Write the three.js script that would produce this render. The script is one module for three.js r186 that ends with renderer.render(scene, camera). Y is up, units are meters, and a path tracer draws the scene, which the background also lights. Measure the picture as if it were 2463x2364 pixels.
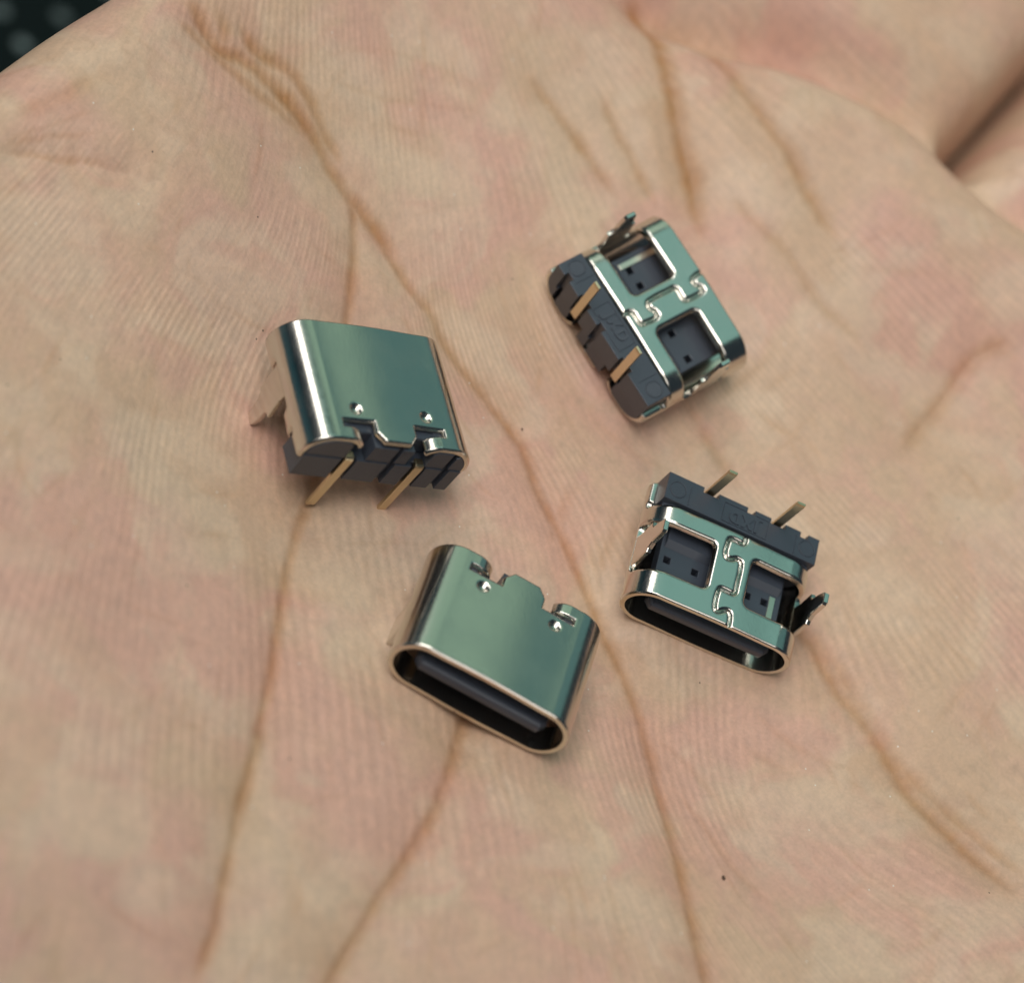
import * as THREE from 'three';
import { mergeGeometries, mergeVertices, toCreasedNormals } from 'three/addons/utils/BufferGeometryUtils.js';
import { RectAreaLightUniformsLib } from 'three/addons/lights/RectAreaLightUniformsLib.js';
import { FontLoader } from 'three/addons/loaders/FontLoader.js';
import { TextGeometry } from 'three/addons/geometries/TextGeometry.js';

// ------------------------------------------------------------------ camera, lights, exposure
const MM = 0.001;
const scene = new THREE.Scene();
const renderer = new THREE.WebGLRenderer({ antialias: true });
renderer.setSize(1024, 982);
renderer.toneMapping = THREE.LinearToneMapping;
renderer.toneMappingExposure = 1.0;
renderer.shadowMap.enabled = true;
renderer.shadowMap.type = THREE.PCFSoftShadowMap;
RectAreaLightUniformsLib.init();

const camera = new THREE.PerspectiveCamera(21.77, 2463 / 2364, 0.01, 20);
camera.position.set(-43.855 * MM, 87.347 * MM, 69.622 * MM);
{
  const right = new THREE.Vector3(0.893682, 0.448701, 0), back = new THREE.Vector3(-0.365461, 0.727892, 0.580182);
  const up = new THREE.Vector3().crossVectors(back, right);
  camera.quaternion.setFromRotationMatrix(new THREE.Matrix4().makeBasis(right, up, back));
}
camera.focus = 0.1195;
camera.userData.fStop = 33;

scene.background = new THREE.Color(0.024, 0.036, 0.046);   // dim room beyond what is built

// The place overhead: two translucent teal skylights, a white ceiling lamp, and a window on the photographer's side.
function panelLight(name, label, category, color, intensity, w, h, pos, aim, glow) {
  const g = new THREE.Group(); g.name = name; g.position.set(...pos); scene.add(g);
  g.userData = { label, category };
  const d = new THREE.Vector3(...aim).sub(g.position).normalize();
  const ref = Math.abs(d.y) > 0.98 ? new THREE.Vector3(0, 0, -1) : new THREE.Vector3(0, 1, 0);
  const zAxis = d.clone().negate(), xAxis = new THREE.Vector3().crossVectors(ref, zAxis).normalize(), yAxis = new THREE.Vector3().crossVectors(zAxis, xAxis);
  g.quaternion.setFromRotationMatrix(new THREE.Matrix4().makeBasis(xAxis, yAxis, zAxis));
  const fm = new THREE.MeshStandardMaterial({ color: new THREE.Color(0.05, 0.06, 0.06), roughness: 0.6 });
  const pane = new THREE.Mesh(new THREE.BoxGeometry(w, h, 0.01), new THREE.MeshStandardMaterial({ color: 0xffffff, roughness: 0.5, emissive: new THREE.Color(...color), emissiveIntensity: glow }));
  pane.name = 'light_pane'; g.add(pane);
  const bars = [[w + 0.06, 0.03, 0, h / 2 + 0.016], [w + 0.06, 0.03, 0, -h / 2 - 0.016], [0.03, h, w / 2 + 0.016, 0], [0.03, h, -w / 2 - 0.016, 0]];
  const frame = new THREE.Mesh(mergeGeometries(bars.map(([a, b, x, y]) => new THREE.BoxGeometry(a, b, 0.03).translate(x, y, 0))), fm);
  frame.name = 'frame'; g.add(frame);
  const l = new THREE.RectAreaLight(new THREE.Color(...color), intensity, w, h);
  l.name = name + '_glow'; l.position.set(0, 0, -0.012); g.add(l);
  return g;
}
panelLight('skylight', 'teal tinted skylight overhead, nearer one, mirrored in the metal shells', 'skylight', [0.48, 1.0, 0.90], 0.38, 1.55, 1.0, [0.14, 1.5, -0.44], [0.14, 0, -0.44], 0.06);
panelLight('skylight_001', 'pale green skylight overhead, farther one, mirrored in the metal shells', 'skylight', [0.58, 0.92, 0.68], 0.44, 1.75, 2.2, [0.0, 1.5, -2.2], [0.0, 0, -2.2], 0.06);
panelLight('skylight_002', 'dim blue green skylight overhead on the right, mirrored in the metal shells', 'skylight', [0.38, 0.9, 0.86], 0.17, 1.5, 3.0, [1.66, 1.5, -1.7], [1.66, 0, -1.7], 0.03);
panelLight('ceiling_light', 'narrow white ceiling lamp overhead beside the teal skylights', 'ceiling lamp', [1.0, 0.97, 0.93], 3.4, 0.50, 1.3, [-0.80, 1.42, -1.0], [-0.80, 0, -1.0], 0.5);
panelLight('ceiling_light_001', 'white ceiling lamp straight above the hand', 'ceiling lamp', [1.0, 0.965, 0.92], 4.9, 0.95, 0.85, [-0.62, 1.42, 0.26], [-0.62, 0, 0.26], 0.8);
panelLight('window', 'wide window on the photographer side, mirrored in the rolled edges', 'window', [1.0, 0.955, 0.91], 1.3, 2.5, 0.8, [-0.55, 1.40, 1.15], [0, 0, 0], 0.3);
{ // the phone that takes the picture: it hangs just behind the lens and shades the near side of the palm
  const g = new THREE.Group(); g.name = 'phone'; g.position.copy(camera.position); g.quaternion.copy(camera.quaternion); scene.add(g);
  g.userData = { label: 'dark phone held over the palm by the photographer', category: 'phone' };
  const s = new THREE.Shape(), w = 0.0375, h = 0.0795, r = 0.009; s.moveTo(-w + r, -h); s.lineTo(w - r, -h); s.quadraticCurveTo(w, -h, w, -h + r); s.lineTo(w, h - r); s.quadraticCurveTo(w, h, w - r, h); s.lineTo(-w + r, h); s.quadraticCurveTo(-w, h, -w, h - r); s.lineTo(-w, -h + r); s.quadraticCurveTo(-w, -h, -w + r, -h);
  const body = new THREE.Mesh(new THREE.ExtrudeGeometry(s, { depth: 0.006, bevelThickness: 0.001, bevelSize: 0.001, bevelSegments: 3 }).translate(-0.024, -0.066, 0.0045), new THREE.MeshPhysicalMaterial({ color: new THREE.Color(0.012, 0.014, 0.018), roughness: 0.3 })); body.name = 'body';
  const ring = new THREE.Mesh(new THREE.TorusGeometry(0.0062, 0.0009, 10, 40).translate(0, 0, 0.0032), new THREE.MeshStandardMaterial({ color: new THREE.Color(0.02, 0.02, 0.022), roughness: 0.4, metalness: 0.6 })); ring.name = 'lens_ring';
  for (const m of [body, ring]) { m.castShadow = m.receiveShadow = true; g.add(m); }
}
// ------------------------------------------------------------------ helpers
function rng(seed) { let a = seed >>> 0; return () => { a = (a + 0x6D2B79F5) | 0; let t = Math.imul(a ^ (a >>> 15), 1 | a); t = (t + Math.imul(t ^ (t >>> 7), 61 | t)) ^ t; return ((t ^ (t >>> 14)) >>> 0) / 4294967296; }; }
function hash2(ix, iy, s) { let h = Math.imul(ix, 374761393) ^ Math.imul(iy, 668265263) ^ Math.imul(s, 974634113); h = Math.imul(h ^ (h >>> 13), 1274126177); h ^= h >>> 16; return (h >>> 0) / 4294967296; }
function vnoise(x, y, s = 1) {
  const ix = Math.floor(x), iy = Math.floor(y), fx = x - ix, fy = y - iy, u = fx * fx * (3 - 2 * fx), v = fy * fy * (3 - 2 * fy);
  const a = hash2(ix, iy, s), b = hash2(ix + 1, iy, s), c = hash2(ix, iy + 1, s), d = hash2(ix + 1, iy + 1, s);
  return a + (b - a) * u + (c - a) * v + (a - b - c + d) * u * v;
}
function fbm(x, y, o, s) { let t = 0, a = 0.5, n = 0; for (let i = 0; i < o; i++) { t += a * vnoise(x, y, s + i * 17); n += a; a *= 0.5; x = x * 2.03 + 11.3; y = y * 2.03 + 7.7; } return t / n; }
const clamp = THREE.MathUtils.clamp, lerp = THREE.MathUtils.lerp, sstep = THREE.MathUtils.smoothstep;
const counts = {};
function numbered(n) { const k = counts[n] ?? 0; counts[n] = k + 1; return k ? n + '_' + String(k).padStart(3, '0') : n; }
function part(name, geo, mat, parent, label) { const m = new THREE.Mesh(geo, mat); m.name = name; m.castShadow = m.receiveShadow = true; if (label) m.userData.label = label; parent.add(m); return m; }
function dataTex(data, w, h, srgb) {
  const t = new THREE.DataTexture(data, w, h, THREE.RGBAFormat); t.magFilter = THREE.LinearFilter; t.minFilter = THREE.LinearMipmapLinearFilter; t.generateMipmaps = true;
  t.wrapS = t.wrapT = THREE.MirroredRepeatWrapping; if (srgb) t.colorSpace = THREE.SRGBColorSpace; t.needsUpdate = true; return t;
}
const toS = (c) => { c = clamp(c, 0, 1); return 255 * (c <= 0.0031308 ? c * 12.92 : 1.055 * Math.pow(c, 1 / 2.4) - 0.055); };
function spline(pts, step) {   // [x, z] points -> evenly spaced points on a smooth curve
  const c = new THREE.CatmullRomCurve3(pts.map(([x, z]) => new THREE.Vector3(x, 0, z)), false, 'centripetal');
  return c.getSpacedPoints(Math.max(4, Math.ceil(c.getLength() / step))).map((p) => [p.x, p.z]);
}
// ------------------------------------------------------------------ the open palm
// Palm plane: x to the right, z to the heel of the hand, y out of the palm; millimetres until the mesh is made.
const soft = (t, s) => 2 * s * s * (Math.sqrt(1 + (t / s) ** 2) - 1);
function bowl(x, z) {
  let y = -2.36 + 0.0086 * x - 0.0907 * z + 0.0082 * soft(x, 13) + 0.00864 * soft(z, 13);
  for (const [bx, bz, a, s] of [[-1, 13, 0.6, 5], [0.3, 5.5, -0.6, 4], [8.5, 1.5, 0.5, 3], [-19, -11, 1.1, 5.5], [16, -22, 1.3, 6.5], [24, 2, 1, 6], [4, 22, 0.9, 6]]) y += a * Math.exp(-((x - bx) ** 2 + (z - bz) ** 2) / (2 * s * s));
  const u = Math.max(0, 0.8 * z - 0.6 * x - 15); return y - 0.011 * u * u;   // the heel falls away toward the thumb
}
const PAD = spline([[-6, -35], [2.6, -31.5], [5.4, -30.8], [9.1, -30.3], [13.3, -30], [16.4, -29.5], [19.2, -28.7], [21.3, -27.8], [22.6, -26.8], [23.9, -25.7], [24.8, -25.1], [26.4, -24.1], [28.6, -23.2], [36, -19], [44, -14]], 0.25);
const GAP = spline([[24.2, -25.7], [25, -27.1], [26.1, -28.8], [27.4, -30.8], [29.5, -33.9], [33, -39.1], [40, -50], [48, -62]], 0.25);
const OUT = spline([[-19.5, -25.5], [-22.4, -21], [-25.2, -17.2], [-28.0, -13.2], [-31, -9.4], [-36, -5.2], [-43, -1], [-49, 5], [-50, 13], [-44, 24], [-34, 36], [-22, 46], [-5, 53], [14, 51], [30, 42], [40, 28], [45, 10], [48, -6], [54, -20], [62, -34], [64, -48], [56, -60], [44, -64], [30, -62], [16, -56], [4, -50], [-6, -43], [-14, -34], [-19.5, -25.5]], 0.5);
function nearest(line, x, z) {   // [distance, signed side, share of length]
  let best = 1e9, bi = 0;
  for (let i = 0; i < line.length; i += 8) { const d = (line[i][0] - x) ** 2 + (line[i][1] - z) ** 2; if (d < best) { best = d; bi = i; } }
  let side = 0, t = 0; best = 1e9;
  for (let i = Math.max(0, bi - 9); i < Math.min(line.length - 1, bi + 9); i++) {
    const [ax, az] = line[i], [bx, bz] = line[i + 1], ex = bx - ax, ez = bz - az, k = clamp(((x - ax) * ex + (z - az) * ez) / (ex * ex + ez * ez), 0, 1);
    const dx = x - ax - k * ex, dz = z - az - k * ez, d = dx * dx + dz * dz;
    if (d < best) { best = d; side = ex * (z - az) - ez * (x - ax); t = (i + k) / line.length; }
  }
  return [Math.sqrt(best), Math.sign(side), t];
}
// Lines of the palm: points, half width, depth (both mm), strength of the brown pigment that sits in them.
const LINES = {
  A1: [[-19.7, -20.2], [-19.0, -20.0], [-17.4, -18.6], [-15.7, -18.5], [-13.6, -17.8], [-11.9, -16.9], [-10.4, -15.3], [-9.4, -14.6], [-7.9, -13.6], [-6.3, -12.0], [-5.0, -10.8]],
  A1b: [[-17.1, -20.4], [-16.2, -20.0], [-15.0, -19.3], [-13.7, -19.2], [-12.6, -18.5], [-11.3, -17.3], [-10.0, -15.8], [-9.1, -14.8]],
  A1c: [[-18.1, -20.9], [-17.3, -19.7], [-17.1, -18.3], [-16.8, -17.3]],
  A1d: [[-20.0, -19.1], [-19.1, -18.6], [-17.2, -18.0], [-15.1, -17.0], [-13.5, -16.7], [-11.8, -16.2], [-10.6, -15.6]],
  A2: [[-10.8, -15.7], [-9.8, -14.9], [-9.0, -14.1], [-8.7, -12.7], [-8.5, -11.3], [-8.5, -9.7], [-8.4, -7.8], [-8.6, -3.6], [-8.9, 0.4], [-9.4, 2.3], [-9.8, 4.2], [-10.1, 6.0], [-10.4, 8.1], [-10.8, 11.8], [-11.1, 14.6], [-11.5, 17.2], [-12.0, 19.8], [-12.2, 22.1], [-12.3, 23.5], [-12.5, 24.9], [-12.8, 26.2], [-12.9, 27.5]],
  B1: [[-11.8, -16.6], [-10.4, -15.3], [-9.4, -14.6], [-7.9, -13.6], [-6.3, -12.0], [-5.0, -10.8], [-4.0, -10.1], [-3.0, -8.7], [-1.4, -7.3], [0.2, -5.8], [1.5, -4.4], [2.4, -2.4], [3.4, -0.6], [4.5, 1.1], [5.4, 3.0], [6.6, 5.6], [7.4, 7.7], [8.1, 10.2], [8.4, 12.8], [8.7, 15.6], [8.9, 18.3], [9.2, 20.6], [9.4, 22.9], [9.6, 24.9]],
  B2: [[4.5, 2.8], [6.1, 5.1], [7.4, 7.7]],
  D: [[-0.5, 8.8], [-1.1, 10.8], [-1.6, 12.5], [-2.1, 14.6], [-2.9, 16.8], [-3.9, 18.7], [-4.7, 20.3], [-5.6, 21.8], [-6.2, 23.2], [-7.0, 25.0], [-7.6, 26.2], [-8.1, 27.6]],
  E1: [[15.1, 1.4], [16.7, 3.4], [17.8, 5.6], [19.2, 7.5], [20.0, 8.7], [20.9, 10.8], [22.3, 12.5], [24.0, 14.1], [26.2, 16.2]],
  E2: [[16.6, 2.4], [18.2, 5.1], [19.8, 8.0], [21.4, 10.3], [23.3, 12.2], [25.4, 13.9], [26.8, 15.1]],
  E3: [[13.0, -2.6], [14.4, 0.1], [15.9, 2.2]],
  F: [[4.8, -32.1], [5.5, -30.4], [6.2, -28.7], [6.6, -27.2], [7.4, -24.9], [8.1, -22.9], [8.8, -21.2], [9.3, -19.9], [9.7, -18.6], [10.2, -17.4]],
  KW: [[-27.6, -7.9], [-25.3, -8.9], [-23.6, -9.1], [-21.9, -9.4], [-19.9, -9.6], [-17.7, -9.6]],
  K6: [[-27.2, -8.4], [-25.5, -9.8], [-23.8, -11.2], [-21.7, -12.6]],
  V1: [[-6.1, -10.1], [-4.6, -7.9], [-2.9, -5.6], [-1.9, -4.0]],
  V2: [[-8.4, -11.7], [-6.1, -10.7], [-4.4, -10.5]],
  V3: [[1.0, -2.9], [2.8, -1.7], [3.9, 0.4]],
  V4: [[5.2, -1.0], [4.2, 0.9], [3.3, 3.3]],
  V5: [[7.0, -2.0], [6.0, 0.6], [5.8, 3.5]],
  V6: [[13.3, 7.2], [14.8, 8.7], [17.0, 9.8], [19.8, 10.2]],
  V7: [[7.7, 9.4], [9.9, 11.0], [11.8, 13.8]],
  V8: [[11.3, -29.9], [13.6, -29.4], [16.0, -28.3], [18.5, -26.0]],
  G: [[8.4, -31.5], [8.9, -29.7], [9.8, -27.6], [11.1, -25.6], [12.1, -24.4], [13.4, -22.9], [14.6, -21.3], [16.0, -19.6], [17.4, -17.9]],
  H: [[-1.0, -24.4], [0.3, -23.4], [1.5, -22.4], [2.8, -21.3], [4.3, -19.9], [5.6, -18.6]],
  I: [[3.1, -24.8], [4.5, -22.7], [5.5, -21.5], [6.6, -20.1], [7.9, -18.6]],
  J: [[10.5, -20.6], [11.8, -19.4], [14.3, -17.4], [16.3, -15.3], [18.2, -13.8], [19.7, -12.5]],
  K: [[-26.9, -8.3], [-25.3, -8.9], [-23.9, -9.1], [-22.4, -9.5], [-20.9, -9.5]],
  K2: [[-27.0, -8.6], [-25.0, -9.7], [-23.4, -10.4], [-21.8, -11.4]],
  K3: [[-27.0, -10.1], [-25.7, -10.9], [-24.4, -12.1], [-23.2, -13.5], [-21.7, -14.1]],
  K4: [[-13.4, -18.9], [-11.1, -19.6], [-7.6, -20.1], [-4.7, -20.8], [-1.7, -21.0]],
  K5: [[-12.4, -20.2], [-9.7, -22.0], [-6.8, -22.7], [-3.7, -22.5], [-0.6, -21.3]],
  M: [[10.3, -8.5], [11.5, -6.7], [12.4, -5.5], [13.6, -3.9]],
  M2: [[9.1, -9.4], [10.6, -8.0], [12.0, -6.3]],
  N: [[8.8, 12.1], [10.4, 14.6], [12.1, 17.4], [13.7, 18.9]],
  O: [[28.0, -14.2], [26.3, -14.9], [25.0, -13.9], [24.0, -12.0], [22.6, -9.9], [21.2, -7.6]],
  P: [[2.9, 1.1], [3.6, -0.7], [4.2, -2.5], [4.6, -3.5]],
  P2: [[1.8, -4.2], [0.9, -4.8], [-0.3, -5.3]],
  Q: [[12.4, 9.4], [14.2, 10.2], [16.2, 11.0]],
  R: [[-10.5, -8.6], [-10.6, -6.6]],
  S: [[-11.5, -10.8], [-9.6, -10.3], [-8.0, -9.6]],
  T: [[-20.1, -6.8], [-18.7, -6.4], [-17.7, -5.8]],
  U: [[23.2, 10.0], [24.8, 11.7], [26.1, 12.7]],
  PADL: [[4.1, -31.3], [5.4, -30.7], [9.0, -30.0], [13.0, -29.5], [16.0, -28.8], [18.8, -28.1], [21.0, -27.2], [22.6, -26.1]],
};
const LOOK = {   // half width, depth, pigment
  A1: [0.42, 0.34, 0.8], A1b: [0.38, 0.26, 0.72], A1c: [0.42, 0.2, 0.6], A1d: [0.34, 0.2, 0.55], A2: [0.30, 0.34, 0.62], B1: [0.33, 0.34, 0.66], B2: [0.2, 0.1, 0.25], D: [0.32, 0.32, 0.62],
  E1: [0.5, 0.38, 0.72], E2: [0.38, 0.22, 0.5], E3: [0.25, 0.14, 0.3], F: [0.5, 0.34, 0.85], G: [0.44, 0.3, 0.66], H: [0.36, 0.24, 0.58], I: [0.3, 0.18, 0.5], J: [0.3, 0.16, 0.36],
  K: [0.2, 0.4, 0.4], K2: [0.16, 0.2, 0.3], K3: [0.4, 0.16, 0.35], K4: [0.16, 0.06, 0.16], K5: [0.16, 0.05, 0.12], M: [0.4, 0.2, 0.42], M2: [0.3, 0.14, 0.3], N: [0.22, 0.1, 0.25], O: [0.5, 0.3, 0.5],
  P: [0.4, 0.1, 0.4], P2: [0.3, 0.1, 0.3], Q: [0.22, 0.08, 0.2], R: [0.25, 0.1, 0.3], S: [0.18, 0.08, 0.2], T: [0.25, 0.1, 0.22], U: [0.25, 0.12, 0.35], PADL: [0.9, 0.4, 0.5], KW: [1.5, 0.9, 0.06], K6: [0.16, 0.2, 0.2], V1: [0.2, 0.08, 0.22], V2: [0.16, 0.06, 0.2], V3: [0.3, 0.1, 0.26], V4: [0.26, 0.1, 0.26], V5: [0.2, 0.08, 0.2], V6: [0.2, 0.08, 0.2], V7: [0.18, 0.08, 0.2], V8: [0.6, 0.3, 0.3],
};
const TX0 = -32, TZ0 = -44, TW = 66, TH = 78, TN = 2048;      // the textured rectangle of the palm, mm
const VN = 256, valley = new Float32Array(VN * VN), creaseDepth = new Float32Array(TN * TN), pigment = new Float32Array(TN * TN);
{
  const R = rng(5), sx = TN / TW, sz = TN / TH;
  const stamp = (x, z, w, dep, pig) => {
    const rx = Math.ceil(w * 3.2 * sx), rz = Math.ceil(w * 3.2 * sz), cx = Math.round((x - TX0) * sx), cz = Math.round((z - TZ0) * sz);
    for (let j = -rz; j <= rz; j++) for (let i = -rx; i <= rx; i++) {
      const u = cx + i, v = cz + j; if (u < 0 || v < 0 || u >= TN || v >= TN) continue;
      const d2 = ((u / sx + TX0 - x) ** 2 + (v / sz + TZ0 - z) ** 2) / (w * w), k = v * TN + u;
      const c = dep * Math.exp(-Math.sqrt(d2) * 1.5), p = pig * Math.exp(-d2 * 0.62);
      if (c > creaseDepth[k]) creaseDepth[k] = c;
      if (p > pigment[k]) pigment[k] = p;
    }
  };
  const sink = (x, z, w, dep) => {                            // the broad soft valley that a deep line lies in
    const sx = VN / TW, sz = VN / TH, cx = Math.round((x - TX0) * sx), cz = Math.round((z - TZ0) * sz), n = Math.ceil(w * 3 * sx);
    for (let j = -n; j <= n; j++) for (let i = -n; i <= n; i++) { const u = cx + i, v = cz + j; if (u < 0 || v < 0 || u >= VN || v >= VN) continue; const d2 = ((u / sx + TX0 - x) ** 2 + (v / sz + TZ0 - z) ** 2) / (w * w), q = dep * Math.exp(-d2); if (q > valley[v * VN + u]) valley[v * VN + u] = q; }
  };
  const halo = (x, z, w, pig) => stamp(x, z, w, 0, pig);
  for (const [name, pts] of Object.entries(LINES)) {
    const [w, dep, pig0] = LOOK[name], pig = pig0 * 1.02, p = spline(pts, 0.06), s = R() * 100;
    p.forEach(([x, z], i) => {
      const f = sstep(Math.min(i / 30, (p.length - 1 - i) / 45), 0, 1) * 0.95 + 0.05, n = fbm(i * 0.05 + s, s, 3, 3), jt = name[0] === 'A' && name !== 'A2' ? 0.5 : 0.22, ox = (fbm(i * 0.035, s, 3, 8) - 0.5) * jt, oz = (fbm(i * 0.035, s + 9, 3, 9) - 0.5) * jt + (vnoise(i * 0.21, s, 10) - 0.5) * 0.13;
      if (i % 6 === 0 && pig0 > 0.45) sink(x, z, 1.5, 0.42 * pig0 * f);
      if (i % 4 === 0) halo(x + ox, z + oz, w * 3.6, 0.27 * pig * f);
      stamp(x + ox, z + oz, w * (0.8 + 0.4 * n) * (0.6 + 0.4 * f), 0.5 * dep * f * (0.7 + 0.6 * n), pig * f * (0.72 + 0.5 * n));
      if (w > 0.34 && R() < 0.02) {                          // short side folds that leave the deep lines
        const a = R() * 6.283, l = 0.5 + R() * 1.6; for (let q = 0; q < 1; q += 0.06) stamp(x + Math.cos(a) * l * q, z + Math.sin(a) * l * q, w * 0.5 * (1 - 0.6 * q), dep * 0.35 * (1 - q), pig * 0.5 * (1 - q));
      }
    });
  }
  for (let k = 0; k < 760; k++) {                             // fine criss-cross folds of the palm
    let x = TX0 + 3 + R() * (TW - 6), z = TZ0 + 6 + R() * (TH - 10), a = Math.atan2(z + 34, x + 9) + (R() < 0.3 ? 1.3 : 0) + (R() - 0.5) * 0.7; const l = 1 + R() * 5.5, st = 0.08, w = 0.09 + R() * 0.09, dp = 0.008 + R() * 0.016, pg = 0.05 + R() * R() * 0.24;
    for (let q = 0; q < l; q += st) { const e = Math.sin(Math.PI * q / l); stamp(x, z, w, dp * e, pg * e); a += (R() - 0.5) * 0.16; x += Math.cos(a) * st; z += Math.sin(a) * st; }
  }
}
function sampleMap(m, x, z, N = TN) {
  const u = clamp((x - TX0) / TW * N - 0.5, 0, N - 1.001), v = clamp((z - TZ0) / TH * N - 0.5, 0, N - 1.001), i = Math.floor(u), j = Math.floor(v), a = u - i, b = v - j, k = j * N + i;
  return (m[k] * (1 - a) + m[k + 1] * a) * (1 - b) + (m[k + N] * (1 - a) + m[k + N + 1] * a) * b;
}
const PRESS = [];   // planes of the connectors' undersides, filled below before the skin is meshed
function skinHeight(x, z, dOut) {
  let y = bowl(x, z);
  const [dp, sp] = nearest(PAD, x, z), beyond = sp < 0 ? dp : -dp;     // > 0 on the fingers' side
  y += 0.9 * Math.exp(-(((beyond + 4) / 4.5) ** 2)) * sstep(x, 2, 14);   // the cushion before the fingers
  y -= 2.5 * Math.exp(-((beyond / 1.8) ** 2)) * sstep(x, -3, 12);        // the fold at the base of the fingers
  if (beyond > 0) {
    const [dg, , tg] = nearest(GAP, x, z), deep = sstep(beyond, 0, 2.5);
    y -= deep * sstep(x, -3, 12) * (11 * Math.exp(-(dg / 0.72)) + 1.6 * Math.exp(-((dg / 4.2) ** 2)));   // crevice between the two fingers
    y += 0.16 * beyond * sstep(x, 0, 12);
  }
  y += (fbm(x * 0.1 + 5, z * 0.1, 2, 31) - 0.5) * 1.2 + (fbm(x * 0.4, z * 0.4, 2, 41) - 0.5) * 0.05;
  y -= sampleMap(creaseDepth, x, z) + sampleMap(valley, x, z, VN);
  for (const { p, n, ax, az } of PRESS) {                    // flesh gives way under each connector and clings to its underside
    const dx = x - p[0], dz = z - p[2], yp = p[1] - (n[0] * dx + n[2] * dz) / n[1], dy = yp - p[1], lx = Math.abs(ax[0] * dx + ax[1] * dy + ax[2] * dz), lz = az[0] * dx + az[1] * dy + az[2] * dz;
    const w = (1 - sstep(lx, 3.2, 5.4)) * (1 - sstep(Math.abs(lz + 3.25), 2.6, 4.6)), gap = yp - y; if (w <= 0) continue;
    y += gap < 0 ? gap * w : gap * w * 0.9 * (1 - sstep(gap, 0.25, 1.0));
  }
  const R = 4.2; if (dOut < R) y -= R - Math.sqrt(Math.max(0, R * R - (R - dOut) ** 2));
  return y;
}
function insideOut(x, z) { const [d, s] = nearest(OUT, x, z); return s > 0 ? -d : d; }
const POSES = [
  ['plain side up metal connector with its two pins touching the palm, leftmost of four', [-8.894, 1.24, -4.701], [-0.9615, 0.0929, 0.2585], [0.0834, 0.9954, -0.0477], [-0.2617, -0.0243, -0.9648]],
  ['seam side up metal connector with its dark plastic back to the left, topmost of four', [8.924, 2.989, -13.279], [0.64, -0.1052, 0.7611], [0.1626, -0.9496, -0.268], [0.7509, 0.2953, -0.5907]],
  ['seam side up metal connector with its mouth toward the viewer and pins pointing up', [10.215, -0.01, 5.003], [-0.9817, -0.0192, -0.1895], [0.0472, -0.9884, -0.1442], [-0.1846, -0.1505, 0.9712]],
  ['plain side up metal connector with its open mouth toward the viewer, lowest of four', [-1.655, -0.024, 11.79], [0.953, 0.0237, 0.3019], [-0.0026, 0.9975, -0.0699], [-0.3028, 0.0658, 0.9508]],
];
for (const [, p, ax, ay, az] of POSES) { const s = ay[1] > 0 ? -1.48 : 1.48; PRESS.push({ p: p.map((q, i) => q + ay[i] * s), n: ay, ax, az }); }
const handTag = { label: 'open bare palm with brown creases holding four small metal connectors', category: 'hand' };
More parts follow.
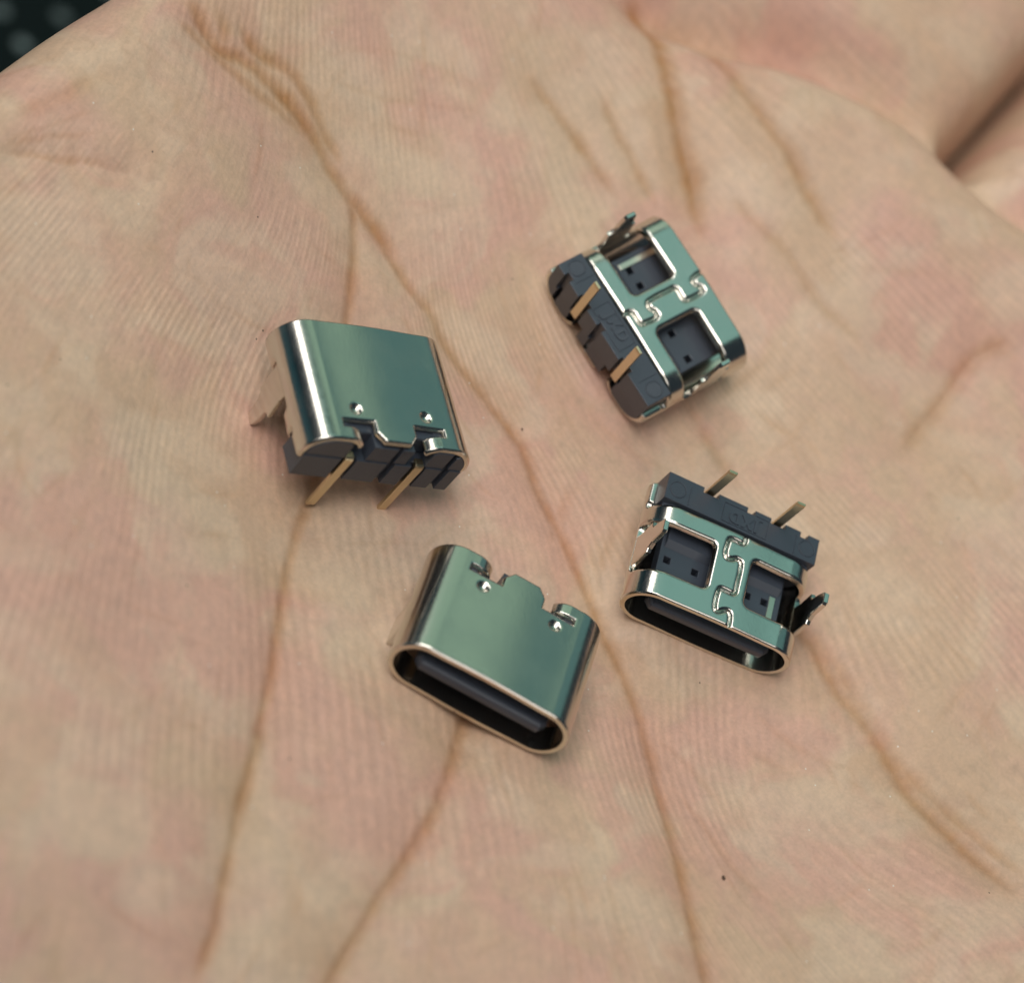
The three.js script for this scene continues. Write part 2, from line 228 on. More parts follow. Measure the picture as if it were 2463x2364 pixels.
{
  // grid, finer where the camera looks
  const axis = (a, b, fa, fb, fine, coarse) => { const r = []; let t = a; while (t < b) { r.push(t); t += t >= fa && t < fb ? fine : coarse; } r.push(b); return r; };
  const X = axis(-53, 67, -31, 32, 0.17, 0.6), Z = axis(-67, 56, -42, 33, 0.17, 0.6), nx = X.length, nz = Z.length;
  const sign = insideOut(0, 0) > 0 ? 1 : -1;
  const px = new Float32Array(nx * nz), pz = new Float32Array(nx * nz), dd = new Float32Array(nx * nz);
  const D = (x, z) => sign * insideOut(x, z);
  for (let j = 0; j < nz; j++) for (let i = 0; i < nx; i++) {
    let x = X[i], z = Z[j], d = D(x, z); const h = Math.max((X[i + 1] ?? X[i] + 0.6) - X[i], (Z[j + 1] ?? Z[j] + 0.6) - Z[j]);
    if (Math.abs(d) < h * 0.75) { const e = 0.05, gx = (D(x + e, z) - D(x - e, z)) / (2 * e), gz = (D(x, z + e) - D(x, z - e)) / (2 * e), g = gx * gx + gz * gz || 1; x -= d * gx / g; z -= d * gz / g; d = 0; }
    const k = j * nx + i; px[k] = x; pz[k] = z; dd[k] = d;
  }
  const map = new Int32Array(nx * nz).fill(-1), pos = [], uv = [], idx = [];
  const vert = (k) => { if (map[k] < 0) { map[k] = pos.length / 3; const x = px[k], z = pz[k]; pos.push(x * MM, skinHeight(x, z, Math.max(0, dd[k])) * MM, z * MM); uv.push((x - TX0) / TW, (z - TZ0) / TH); } return map[k]; };
  const edges = new Map(), tri = (a, b, c) => {
    if (dd[a] < 0 || dd[b] < 0 || dd[c] < 0 || dd[a] + dd[b] + dd[c] < 1e-4) return;
    const t = [vert(a), vert(b), vert(c)]; idx.push(...t);
    for (let q = 0; q < 3; q++) { const u = t[q], v = t[(q + 1) % 3], key = u < v ? u * 1e7 + v : v * 1e7 + u; edges.set(key, edges.has(key) ? null : [u, v]); }
  };
  for (let j = 0; j < nz - 1; j++) for (let i = 0; i < nx - 1; i++) { const a = j * nx + i, b = a + 1, c = a + nx, d = c + 1; tri(a, c, b); tri(b, c, d); }
  const low = new Map(), bottom = (u) => { if (!low.has(u)) { low.set(u, pos.length / 3); pos.push(pos[u * 3], -19 * MM, pos[u * 3 + 2]); uv.push(uv[u * 2], uv[u * 2 + 1]); } return low.get(u); };
  const rim = [];
  for (const e of edges.values()) if (e) { const [u, v] = e, a = bottom(u), b = bottom(v); idx.push(u, a, v, v, a, b); rim.push([a, b]); }
  const centre = pos.length / 3; pos.push(5 * MM, -21 * MM, -5 * MM); uv.push(0.5, 0.5);
  for (const [a, b] of rim) idx.push(a, centre, b);
  const g = new THREE.BufferGeometry();
  g.setAttribute('position', new THREE.Float32BufferAttribute(pos, 3)); g.setAttribute('uv', new THREE.Float32BufferAttribute(uv, 2)); g.setIndex(idx); g.computeVertexNormals();

  // skin colour and fine relief
  const col = new Uint8Array(TN * TN * 4), bmp = new Uint8Array(TN * TN * 4), LOW = 512, blot = new Float32Array(LOW * LOW), pale = new Float32Array(LOW * LOW), warm = new Float32Array(LOW * LOW);
  for (let j = 0; j < LOW; j++) for (let i = 0; i < LOW; i++) {
    const x = TX0 + (i + 0.5) / LOW * TW, z = TZ0 + (j + 0.5) / LOW * TH, w = fbm(x * 0.3, z * 0.3, 3, 71) * 3;
    blot[j * LOW + i] = sstep(fbm(x * 0.15 + w * 0.45, z * 0.15 + w * 0.3, 4, 51), 0.34, 0.66);
    pale[j * LOW + i] = sstep(fbm(x * 0.34 + w * 0.8, z * 0.34, 4, 61), 0.42, 0.70);
    warm[j * LOW + i] = fbm(x * 1.7, z * 1.7, 2, 81);
  }
  const up = (m, u, v) => { const a = clamp(u * LOW - 0.5, 0, LOW - 1.001), b = clamp(v * LOW - 0.5, 0, LOW - 1.001), i = Math.floor(a), j = Math.floor(b), f = a - i, e = b - j, k = j * LOW + i; return (m[k] * (1 - f) + m[k + 1] * f) * (1 - e) + (m[k + LOW] * (1 - f) + m[k + LOW + 1] * f) * e; };
  for (let j = 0; j < TN; j++) for (let i = 0; i < TN; i++) {
    const u = (i + 0.5) / TN, v = (j + 0.5) / TN, x = TX0 + u * TW, z = TZ0 + v * TH, k = j * TN + i;
    const rx = x + 14, rz = z + 45, r = Math.sqrt(rx * rx + rz * rz) + 1, a = Math.atan2(rz, rx) + 0.10 * (vnoise(x * 0.07 + 3, z * 0.07, 96) - 0.5);   // friction ridges fan out from the root of the fingers
    const L = Math.log2(r / 50), fl = Math.floor(L), fr = sstep(L - fl, 0.3, 0.7), K = 50 * 6.283 / 0.42 * Math.pow(2, fl);
    const wob = 0.5 * vnoise(x * 0.3, z * 0.3, 97) + 0.03 * vnoise(x * 3.2, z * 3.2, 95), hx = vnoise(x * 4.4 + z * 2.2, z * 1.5 - x * 0.75, 86), hy = vnoise(x * 3.9 - z * 2.6, z * 1.4 + x * 0.9, 85), ridge = lerp(Math.sin(a * K + wob * 3), Math.sin(a * K * 2 + wob * 3), fr);
    const arc = a * 50, q = r, st1 = vnoise(arc * 1.3 + 50, q * 0.22, 91), st2 = vnoise(arc * 3.6 + 90, q * 0.8, 92), st3 = vnoise(arc * 6.5 + 30, q * 1.9, 88), cross = vnoise(arc * 2.2 + 7, q * 3.6, 90);
    const grain = hash2(i, j, 93), cell = vnoise(x * 8.5, z * 8.5, 94), b = up(blot, u, v), p = up(pale, u, v), wm = up(warm, u, v);
    const streak = (st1 - 0.5) * 0.16 + (st2 - 0.5) * 0.26 + (st3 - 0.5) * 0.62 + (hx - 0.5) * 0.36 + (hy - 0.5) * 0.36, fine = 0.5 * (cell - 0.5) + 0.35 * (grain - 0.5) + 0.3 * (cross - 0.5), rid = ridge * (0.15 + 1.0 * sstep(vnoise(x * 0.28, z * 0.28, 89), 0.25, 0.85)) * (0.6 + 0.8 * cross);
    let R = lerp(0.635, 0.665, b), G = lerp(0.432, 0.396, b), B = lerp(0.300, 0.305, b);
    R = lerp(R, 0.70, p * 0.55); G = lerp(G, 0.525, p * 0.55); B = lerp(B, 0.385, p * 0.55);
    const m = 1 + 0.12 * streak + 0.20 * fine + 0.08 * (wm - 0.5) + 0.042 * rid; R *= m * (1 + 0.02 * streak); G *= m; B *= m * (1 - 0.03 * streak);
    const pg = clamp(pigment[k] * (0.8 + 0.4 * wm), 0, 0.95); R *= 1 - 0.34 * pg; G *= 1 - 0.53 * pg; B *= 1 - 0.72 * pg;
    if (hash2(i >> 1, j >> 1, 99) > 0.99985) { R = 0.8; G = 0.76; B = 0.7; }
    if (hash2(i >> 1, j >> 1, 98) > 0.999965) { R = 0.1; G = 0.08; B = 0.06; }
    col[k * 4] = toS(R); col[k * 4 + 1] = toS(G); col[k * 4 + 2] = toS(B); col[k * 4 + 3] = 255;
    const hgt = clamp(0.5 + 0.15 * streak + 0.17 * rid + 0.20 * (cross - 0.5) + 0.16 * (cell - 0.5) + 0.10 * (grain - 0.5), 0, 1); bmp[k * 4] = bmp[k * 4 + 1] = bmp[k * 4 + 2] = hgt * 255; bmp[k * 4 + 3] = 255;
  }
  const skin = new THREE.MeshPhysicalMaterial({ name: 'skin', map: dataTex(col, TN, TN, true), bumpMap: dataTex(bmp, TN, TN, false), bumpScale: 0.036 * MM, roughness: 0.44, specularIntensity: 0.8, sheen: 0.25, sheenRoughness: 0.6, sheenColor: new THREE.Color(1, 0.75, 0.6) });
  part('hand', g, skin, scene).userData = handTag;
}
// ------------------------------------------------------------------ the connector: x along its width, y out of its plain face, z out of its mouth (mm)
const W = 8.94, T = 2.96, RO = T / 2, CF = W / 2 - RO, PER = 4 * CF + 2 * Math.PI * RO, LEN = 6.5, SHEET = 0.27;
const grainTex = (() => {
  const n = 512, d = new Uint8Array(n * n * 4), R = rng(77);
  for (let j = 0; j < n; j++) for (let i = 0; i < n; i++) {
    const v = 0.62 * vnoise(i * 0.36, j * 0.36, 5) + 0.38 * hash2(i >> 1, j >> 1, 7), k = (j * n + i) * 4; d[k] = d[k + 1] = d[k + 2] = clamp(v, 0, 1) * 255; d[k + 3] = 255;
  }
  return dataTex(d, n, n, false);
})();
const smudgeTex = (() => {   // handled nickel: finger grease and faint scratches in the gloss only
  const n = 512, d = new Uint8Array(n * n * 4), R = rng(78), f = new Float32Array(n * n);
  for (let j = 0; j < n; j++) for (let i = 0; i < n; i++) f[j * n + i] = 0.66 + 0.22 * sstep(fbm(i * 0.018, j * 0.018, 4, 15), 0.35, 0.85) + 0.3 * (hash2(i >> 1, j >> 1, 16) - 0.5) * sstep(vnoise(i * 0.05, j * 0.05, 18), 0.2, 0.7);
  for (let s = 0; s < 70; s++) { let x = R() * n, y = R() * n, a = R() * 6.28; const l = 10 + R() * 70; for (let q = 0; q < l; q++) { const k = (Math.floor(y) & 511) * n + (Math.floor(x) & 511); f[k] = 1.0; x += Math.cos(a); y += Math.sin(a); } }
  for (let k = 0; k < n * n; k++) { d[k * 4] = d[k * 4 + 1] = d[k * 4 + 2] = clamp(f[k] * 0.62, 0, 1) * 255; d[k * 4 + 3] = 255; }
  return dataTex(d, n, n, false);
})();
const nickel = new THREE.MeshPhysicalMaterial({ name: 'nickel', color: new THREE.Color(0.66, 0.63, 0.57), metalness: 1, roughness: 0.42, roughnessMap: smudgeTex, bumpMap: grainTex, bumpScale: 0.0019 * MM });
const edgeNickel = new THREE.MeshPhysicalMaterial({ name: 'cut_nickel', color: new THREE.Color(0.70, 0.65, 0.54), metalness: 1, roughness: 0.3, bumpMap: grainTex, bumpScale: 0.002 * MM });
const gold = new THREE.MeshPhysicalMaterial({ name: 'pin_plating', color: new THREE.Color(0.68, 0.57, 0.38), metalness: 1, roughness: 0.34, bumpMap: grainTex, bumpScale: 0.001 * MM });
const plastic = new THREE.MeshPhysicalMaterial({ name: 'slate_plastic', color: new THREE.Color(0.050, 0.060, 0.080), roughness: 0.36, bumpMap: grainTex, bumpScale: 0.0025 * MM });

const SEAM = spline([[-0.5, 0.3], [-0.5, -0.1], [-0.46, -0.5], [-0.34, -0.74], [-0.1, -0.70], [0.16, -0.52], [0.34, -0.52], [0.42, -0.72], [0.42, -1.5], [0.34, -1.72], [0.1, -1.75], [-0.3, -1.75], [-0.44, -1.84], [-0.45, -2.2], [-0.45, -3.2], [-0.38, -3.55], [-0.15, -3.62], [0.12, -3.48], [0.36, -3.45], [0.48, -3.62], [0.47, -4.2], [0.42, -4.48], [0.2, -4.55], [-0.25, -4.55], [-0.38, -4.64], [-0.4, -4.9], [-0.4, -5.4]], 0.03);
const box2 = (x, y, cx, cy, hx, hy, r) => { const a = Math.abs(x - cx) - hx + r, b = Math.abs(y - cy) - hy + r; return Math.hypot(Math.max(a, 0), Math.max(b, 0)) + Math.min(Math.max(a, b), 0) - r; };
function perim(v) {   // v = 0 in the middle of the seamed face, growing to +x; returns x, y, normal
  const s = Math.sign(v) || 1, a = Math.abs(v);
  if (a < CF) return [v, -RO, 0, -1];
  if (a < CF + Math.PI * RO) { const t = -Math.PI / 2 + (a - CF) / RO; return [s * (CF + RO * Math.cos(t)), RO * Math.sin(t), s * Math.cos(t), Math.sin(t)]; }
  return [s * (2 * CF + Math.PI * RO - a), RO, 0, 1];
}
const VS = CF + (Math.PI / 2 - 0.24) * RO;      // where the back of the seamed face steps forward
const VLEG = CF + (Math.PI / 2 - 0.03) * RO;
function sheetD(v, z) {   // > 0 inside the metal; also the distance that its rolled edges follow
  const a = Math.abs(v), x = PER / 2 - a;
  let d = Math.min(-z + 0.0, z + LEN);
  if (a < PER / 4) {
    d = Math.min(d, box2(a, z, 0, -6.3, VS, 1.22, 0.12), Math.hypot(a - VS - 0.03, z + 5.2) - 0.15);          // seamed face ends early
    d = Math.min(d, box2(a, z, (1.05 + VLEG) / 2, -2.70, (VLEG - 1.05) / 2, 1.25, 0.26));                       // window, out to the root of the leg
  } else if (x < 3.6) {
    const lip = z + 5.42, tab = Math.min(1.08 - x, z + 6.48, -((x - 0.68) * 0.785 - (z + 6.48) * 0.62)), lobe = Math.min(x - 2.66, z + LEN), ear = Math.min(x - 1.36, z + LEN, -5.76 - z);
    d = Math.min(-z, Math.max(lip, tab, lobe, ear));
  }
  return d;
}
function roll(d, R) { return d >= R ? 0 : R - Math.sqrt(Math.max(0, R * R - (R - Math.max(d, 0)) ** 2)); }
function makeShell() {
  const step = 0.042, nv = Math.round(PER / step), nz = Math.ceil(LEN / step) + 2, dv = PER / nv, pv = [], pz = [], pd = [];
  const wrap = (v) => { while (v > PER / 2) v -= PER; while (v < -PER / 2) v += PER; return v; };
  for (let j = 0; j <= nz; j++) for (let i = 0; i < nv; i++) {
    let v = -PER / 2 + (i + 0.5) * dv, z = -j * step + step * 0.5, d = sheetD(wrap(v), z);
    if (Math.abs(d) < step * 0.72) { const e = 0.004, gv = (sheetD(wrap(v + e), z) - sheetD(wrap(v - e), z)) / (2 * e), gz = (sheetD(wrap(v), z + e) - sheetD(wrap(v), z - e)) / (2 * e), g = gv * gv + gz * gz || 1; v -= d * gv / g; z -= d * gz / g; d = 0; }
    pv.push(v); pz.push(z); pd.push(d);
  }
  const out = { pos: [], uv: [], idx: [] }, inn = { pos: [], uv: [], idx: [] }, wal = { pos: [], uv: [], idx: [] }, map = new Int32Array(pv.length).fill(-1), keep = [];
  const place = (v0, z, off) => {
    const v = wrap(v0), a = Math.abs(v), x = PER / 2 - a, s = Math.sign(v) || 1; let [X, Y, nx, ny] = perim(v);
    if (a > PER / 4 && x < 2.42 && x > 1.2 && z < -5.58) { const q = (2.42 - x) / 0.95; nx = -s * Math.sin(q); ny = Math.cos(q); X = s * (2.42 - 0.95 * Math.sin(q)); Y = RO - 0.95 * (1 - Math.cos(q)); }
    const bow = Math.abs(X) < CF && ny * ny > 0.99 ? 0.075 * (1 - (X / CF) ** 2) ** 2 : 0;   // stamped sheet is never quite flat
    return [(X + nx * off) * MM, (Y + Math.sign(ny) * bow + ny * off) * MM, z * MM];
  };
  const relief = (v0, z, d) => {
    const v = wrap(v0), a = Math.abs(v), x = PER / 2 - a; let off = 0;
    const R = z > -0.25 ? 0.07 : a < PER / 4 ? 0.25 : 0.13; off -= roll(d, R);
    if (a < 1.0) { let m = 9; for (const [sx, sz] of SEAM) { const q = (sx - v) ** 2 + (sz - z) ** 2; if (q < m) m = q; } off = Math.min(off, -roll(Math.max(0, Math.sqrt(m) - 0.024), 0.2)); }
    if (a > PER / 4 && x < 2.6) { const q = Math.hypot(x - 1.86, z + 4.8) / 0.36; if (q < 1) off -= 0.2 * (0.5 + 0.5 * Math.cos(Math.PI * q)) ** 0.8; }
    return off;
  };
  const vert = (k) => { if (map[k] < 0) { map[k] = keep.length; keep.push(k); out.pos.push(...place(pv[k], pz[k], relief(pv[k], pz[k], pd[k]))); out.uv.push(Math.abs(pv[k]) / 14, pz[k] / 14); inn.pos.push(...place(pv[k], pz[k], -SHEET)); inn.uv.push(Math.abs(pv[k]) / 14, pz[k] / 14); } return map[k]; };
  const edges = new Map();
  const tri = (a, b, c) => {
    if (pd[a] < 0 || pd[b] < 0 || pd[c] < 0) return;
    let cv = pv[a]; const near = (v) => { let w = v; while (w - cv > PER / 2) w -= PER; while (cv - w > PER / 2) w += PER; return w; };
    const mv = (cv + near(pv[b]) + near(pv[c])) / 3, mz = (pz[a] + pz[b] + pz[c]) / 3; if (sheetD(wrap(mv), mz) < 0.002) return;
    const t = [vert(a), vert(b), vert(c)]; out.idx.push(...t); inn.idx.push(t[0], t[2], t[1]);
    for (let q = 0; q < 3; q++) { const u = t[q], v = t[(q + 1) % 3], key = u < v ? u * 1e6 + v : v * 1e6 + u; edges.set(key, edges.has(key) ? null : [u, v]); }
  };
  for (let j = 0; j < nz; j++) for (let i = 0; i < nv; i++) { const i2 = (i + 1) % nv, a = j * nv + i, b = j * nv + i2, c = a + nv, d = b + nv; tri(a, c, b); tri(b, c, d); }
  for (const e of edges.values()) if (e) { const [u, v] = e, n = wal.pos.length / 3; for (const [src, w] of [[out, u], [out, v], [inn, u], [inn, v]]) { wal.pos.push(src.pos[w * 3], src.pos[w * 3 + 1], src.pos[w * 3 + 2]); wal.uv.push(src.uv[w * 2], src.uv[w * 2 + 1]); } wal.idx.push(n, n + 2, n + 1, n + 1, n + 2, n + 3); }
  const geo = ({ pos, uv, idx }) => { const g = new THREE.BufferGeometry(); g.setAttribute('position', new THREE.Float32BufferAttribute(pos, 3)); g.setAttribute('uv', new THREE.Float32BufferAttribute(uv, 2)); g.setIndex(idx); g.computeVertexNormals(); return g; };
  return [mergeGeometries([geo(out), geo(inn)]), geo(wal)];
}
const mmGeo = (g) => { g.scale(MM, MM, MM); return g; };
function uvScale(g, k) { const u = g.attributes.uv; for (let i = 0; i < u.count; i++) u.setXY(i, u.getX(i) * k, u.getY(i) * k); return g; }
function plate(pts, depth, bevel, holes = []) {   // 2D outline extruded along its own z, edges rounded
  const s = new THREE.Shape(pts.map(([x, y]) => new THREE.Vector2(x, y))); for (const h of holes) s.holes.push(new THREE.Path(h.map(([x, y]) => new THREE.Vector2(x, y))));
  return uvScale(new THREE.ExtrudeGeometry(s, { depth: depth - 2 * bevel, bevelEnabled: bevel > 0, bevelThickness: bevel, bevelSize: bevel, bevelOffset: -bevel, bevelSegments: 3, curveSegments: 8 }).translate(0, 0, bevel), 1 / 14);
}
// a plate drawn in (x, z) and given thickness from y0 to y1
const flat = (pts, y0, y1, b, holes = []) => plate(pts.map(([x, z]) => [x, -z]), y1 - y0, b, holes.map((h) => h.map(([x, z]) => [x, -z]))).rotateX(-Math.PI / 2).translate(0, y0, 0);
const rect = (x0, x1, z0, z1) => [[x0, z0], [x1, z0], [x1, z1], [x0, z1]];
const fontBold = await new FontLoader().loadAsync('fonts/droid/droid_sans_bold.typeface.json');
function makeHousing() {
  const g = [], zb = -6.6, zn = -6.32, n = [[-3.54, -3.12], [-2.26, -1.46], [-0.58, -0.16], [1.44, 2.26]];
  const pts = [[-4.16, -5.14], [-4.16, zb]]; for (const [a, b] of n) pts.push([a, zb], [a, zn], [b, zn], [b, zb]); pts.push([4.16, zb], [4.16, -5.14]);
  g.push(flat(pts.reverse(), -1.52, 0.02, 0.035));
  const bk = zb + 0.05, up = (pts, y0, y1, e) => g.push(flat(pts.slice().reverse(), y0, y1, e));   // above the pins' channels: a middle block and two shoulders
  up([[-1.06, bk], [-0.46, bk], [-0.46, zn], [-0.2, zn], [-0.2, bk], [1.06, bk], [1.06, -5.2], [-1.06, -5.2]], 0.03, 1.10, 0.03);
  const ri = 1.19, arc = []; for (let k = 0; k <= 14; k++) arc.push([CF + ri * Math.cos(k / 14 * Math.PI / 2), ri * Math.sin(k / 14 * Math.PI / 2)]);
  const rise = (x) => x <= CF ? ri : Math.sqrt(Math.max(0, ri * ri - (x - CF) ** 2));
  const shoulder = (m, x0, x1) => {   // fills the curved lobe of the shell between x0 and x1
    const p = [[x0, 0.03], [x1, 0.03], [x1, Math.max(0.05, rise(x1))], ...arc.filter(([x]) => x < x1 - 0.02 && x > x0 + 0.2), [x0 + 0.16, rise(x0 + 0.16)], [x0, rise(x0) - 0.2]];
    g.push(plate(m > 0 ? p : p.map(([x, y]) => [-x, y]).reverse(), 1.3, 0.02).translate(0, 0, bk));
  };
  shoulder(1, 2.14, 4.14); shoulder(-1, 2.14, 3.14); shoulder(-1, 3.42, 4.14);
  up([[-3.0, -5.8], [3.0, -5.8], [3.0, -5.0], [-3.0, -5.0]], 0.035, 1.13, 0.12);
  // moulded marks of the seamed side
  for (const s of [-1, 1]) g.push(new THREE.TorusGeometry(0.42, 0.032, 6, 40).rotateX(Math.PI / 2).translate(s * 3.56, -1.52, -5.82), new THREE.CylinderGeometry(0.38, 0.38, 0.012, 32).translate(s * 3.56, -1.523, -5.82));
  const bar = (x0, x1, z0, z1) => g.push(flat(rect(x0, x1, z0, z1).reverse(), -1.555, -1.51, 0.01));
  bar(-2.93, -2.89, -6.3, -5.25); bar(2.89, 2.93, -6.3, -5.25); bar(-1.38, -1.34, -6.3, -5.3); bar(1.06, 1.10, -6.3, -5.3); bar(-1.38, -0.62, -6.34, -6.30); bar(-0.12, 1.10, -6.34, -6.30); bar(-1.38, 1.10, -5.32, -5.28);
  const text = new TextGeometry('JXD', { font: fontBold, size: 0.64, depth: 0.05, curveSegments: 6, bevelEnabled: true, bevelSize: 0.008, bevelThickness: 0.008, bevelSegments: 1 });
  text.computeBoundingBox(); const tb = text.boundingBox; text.translate(-(tb.min.x + tb.max.x) / 2, -(tb.min.y + tb.max.y) / 2, 0).scale(1.15, 1, 1).rotateX(Math.PI / 2).translate(-0.14, -1.52, -5.8);
  g.push(text);
  return mmGeo(mergeGeometries(g.map((x) => { x = x.index ? x.toNonIndexed() : x; for (const k of Object.keys(x.attributes)) if (!['position', 'normal', 'uv'].includes(k)) x.deleteAttribute(k); return x; })));
}
function makeTongue() {
  const hole = (x, z) => rect(x - 0.17, x + 0.17, z - 0.17, z + 0.17);
  const nose = flat([[-3.3, -2.0], [3.3, -2.0], [3.3, -0.42], [3.02, -0.1], [-3.02, -0.1], [-3.3, -0.42]].reverse(), -0.34, 0.34, 0.24);
  const blade = flat([[-3.31, -5], [3.31, -5], [3.31, -1.4], [-3.31, -1.4]].reverse(), -0.352, 0.352, 0.05, [hole(-1.55, -2.72), hole(1.33, -2.68), hole(-2.48, -2.76), hole(2.85, -2.68)]);
  const base = plate([[-5.1, -0.62], [-3.65, -0.62], [-3.32, -0.36], [-3.32, 0.36], [-3.65, 0.62], [-5.1, 0.62]], 6.3, 0.05).rotateY(-Math.PI / 2).translate(3.15, 0, 0);   // drawn in (z, y)
  const back = plate([[-4, -1.05], [-3.4, -1.18], [3.4, -1.18], [4, -1.05], [4.1, 0.3], [3.6, 1.0], [3, 1.17], [-3, 1.17], [-3.6, 1.0], [-4.1, 0.3]], 0.5, 0.03).translate(0, 0, -5.2);
  return [nose, blade, base, back];
}
const [shellGeo, wallGeo] = makeShell(), housingGeo = makeHousing();
const legGeo = (() => {   // drawn in (z, y), thickness along x
  const p = [[-3.44, 0.1], [-1.74, 0.1], [-1.72, -0.5], [-1.82, -1.5], [-1.78, -1.68], [-1.98, -1.76], [-2.16, -2.06], [-2.26, -3.08], [-2.36, -3.22], [-2.84, -3.22], [-2.95, -3.08], [-3.06, -2.6], [-3.1, -1.84], [-3.26, -1.72], [-3.46, -1.7], [-3.44, -1.5], [-3.36, -0.6]];
  return mmGeo(plate(p, 0.26, 0.055));
})();
const pinGeo = (() => {   // comes out of the back, turns down: drawn in (z, y)
  const p = [[-6.2, 0.16], [-6.52, 0.16], [-6.6, 0.1], [-6.64, 0], [-6.64, -3.62], [-6.6, -3.75], [-6.48, -3.75], [-6.44, -3.62], [-6.44, -0.1], [-6.2, -0.06]];
  return mmGeo(plate(p, 0.44, 0.03));
})();
const stripGeo = mmGeo(flat(rect(-0.15, 0.15, -3.2, -0.95).reverse(), -0.41, -0.33, 0.02));
function makeConnector() {
  const t = new THREE.Group(); t.name = numbered('connector_socket'); scene.add(t);
  const shell = part('shell', shellGeo, nickel, t); part('sheet_edge', wallGeo, edgeNickel, shell);
  for (const s of [-1, 1]) {
    const l = part('leg', legGeo, nickel, t); l.rotation.y = -Math.PI / 2; l.position.set((s > 0 ? 4.462 : -4.202) * MM, 0, 0);
  }
  const h = part('housing', housingGeo, plastic, t);
  for (const s of [-1, 1]) { const q = part('pin', pinGeo, gold, t); q.rotation.y = -Math.PI / 2; q.position.set((s * 1.87 + 0.22) * MM, 0, 0); }
  const tg = part('tongue', mmGeo(mergeGeometries(makeTongue().map((x) => x.index ? x.toNonIndexed() : x))), plastic, t);
  for (const x of [-2.84]) { const c = part('contact_strip', stripGeo, edgeNickel, tg); c.position.x = x * MM; }
  return t;
}
const proto = makeConnector();
POSES.forEach(([label, p, x, y, z], i) => {
  const o = i ? proto.clone() : proto; if (i) { o.name = numbered('connector_socket'); scene.add(o); }
  o.position.set(...p.map((q) => q * MM)); o.quaternion.setFromRotationMatrix(new THREE.Matrix4().makeBasis(new THREE.Vector3(...x), new THREE.Vector3(...y), new THREE.Vector3(...z)));
  o.userData = { label, category: 'connector', group: 'metal connectors lying on the palm' };
});
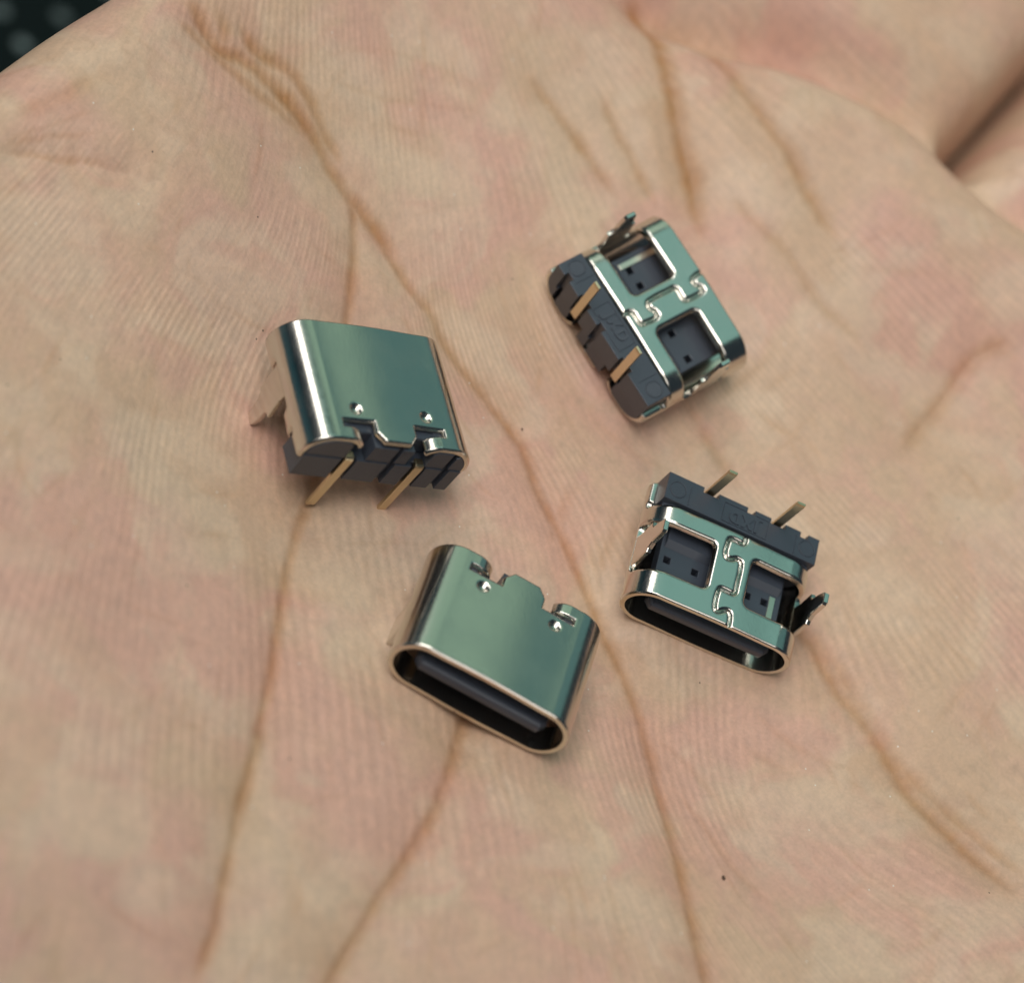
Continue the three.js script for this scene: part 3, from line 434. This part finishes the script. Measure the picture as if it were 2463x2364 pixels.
// ------------------------------------------------------------------ dark speckled cloth far below, and the rest of the room that the metal mirrors
{
  const n = 1024, d = new Uint8Array(n * n * 4), f = new Float32Array(n * n), R = rng(12), S = 0.16;
  const dot = (x, z, r, a) => { const u = (x + 0.10) / S * n, v = (z + 0.14) / S * n, q = r / S * n; for (let j = Math.floor(v - q - 2); j <= v + q + 2; j++) for (let i = Math.floor(u - q - 2); i <= u + q + 2; i++) if (i >= 0 && j >= 0 && i < n && j < n) f[j * n + i] = Math.max(f[j * n + i], a * (1 - sstep(Math.hypot(i - u, j - v), q - 1, q + 1))); };
  for (let i = -40; i <= 40; i++) for (let j = -40; j <= 40; j++) { const jit = i === 0 && j === 0 ? 0 : 0.0009; dot(-0.01353 + i * 0.00298 - j * 0.00227 + (R() - 0.5) * jit, -0.07821 - i * 0.00477 - j * 0.00279 + (R() - 0.5) * jit, 0.0005 + 0.00025 * R(), 0.55 + 0.45 * R()); }
  for (let j = 0; j < n; j++) for (let i = 0; i < n; i++) { const k = j * n + i, w = 0.8 + 0.4 * hash2(i, j, 3) * ((i ^ j) & 1 ? 1 : 0.7); d[k * 4] = toS(lerp(0.005, 0.16, f[k]) * w); d[k * 4 + 1] = toS(lerp(0.010, 0.20, f[k]) * w); d[k * 4 + 2] = toS(lerp(0.010, 0.20, f[k]) * w); d[k * 4 + 3] = 255; }
  const tex = dataTex(d, n, n, true), nseg = 60, g = new THREE.PlaneGeometry(0.9, 0.9, nseg, nseg).rotateX(-Math.PI / 2), p = g.attributes.position, uv = g.attributes.uv;
  for (let i = 0; i < p.count; i++) { const x = p.getX(i), z = p.getZ(i); uv.setXY(i, (x + 0.10) / S, (z + 0.14) / S); p.setY(i, -0.06 + 0.004 * (fbm(x * 14 + 9, z * 14, 2, 4) - 0.5)); }
  g.computeVertexNormals();
  const c = new THREE.Mesh(g, new THREE.MeshPhysicalMaterial({ name: 'dark_cloth', map: tex, roughness: 0.95, specularIntensity: 0.25 })); c.name = 'patterned_cloth'; c.receiveShadow = true; scene.add(c);
  c.userData = { label: 'blurred dark green cloth with pale dots below the hand, upper left corner', category: 'cloth' };
}
{
  const wm = new THREE.MeshStandardMaterial({ name: 'blue_paint', color: new THREE.Color(0.07, 0.25, 0.33), roughness: 0.9 });
  const wall = (name, w, h, dd, p) => { const m = new THREE.Mesh(new THREE.BoxGeometry(w, h, dd), wm); m.name = name; m.position.set(...p); m.receiveShadow = m.castShadow = true; m.userData.kind = 'structure'; scene.add(m); };
  wall('wall_left', 0.1, 2.1, 3.4, [-2.6, 0.45, -1.3]);
  wall('wall_back', 5.2, 2.1, 0.1, [0, 0.45, -3.6]);
}
{
  const m = new THREE.MeshStandardMaterial({ name: 'crumb', color: new THREE.Color(0.09, 0.055, 0.035), roughness: 0.8 });
  [[10.9, -1.02, 17.37, 0.10, 'tiny dark brown crumb on the skin in the lower right of the palm'], [1.47, -1.61, -5.37, 0.06, 'tiny dark crumb beside the upper crease between the connectors']].forEach(([x, y, z, r, label], k) => {
    const g = new THREE.IcosahedronGeometry(r * MM, 2), p = g.attributes.position; for (let i = 0; i < p.count; i++) { const q = 0.7 + 0.6 * vnoise(p.getX(i) * 9000 + 20 * k, p.getZ(i) * 9000 + p.getY(i) * 7000 + 40, 9); p.setXYZ(i, p.getX(i) * q, p.getY(i) * q * 0.7, p.getZ(i) * q * 1.3); } g.computeVertexNormals();
    const c = new THREE.Mesh(g, m); c.name = numbered('crumb'); c.position.set(x * MM, (skinHeight(x, z, 20) + r * 0.35) * MM, z * MM); c.castShadow = true; c.userData = { label, category: 'crumb' }; scene.add(c);
  });
}
renderer.render(scene, camera);
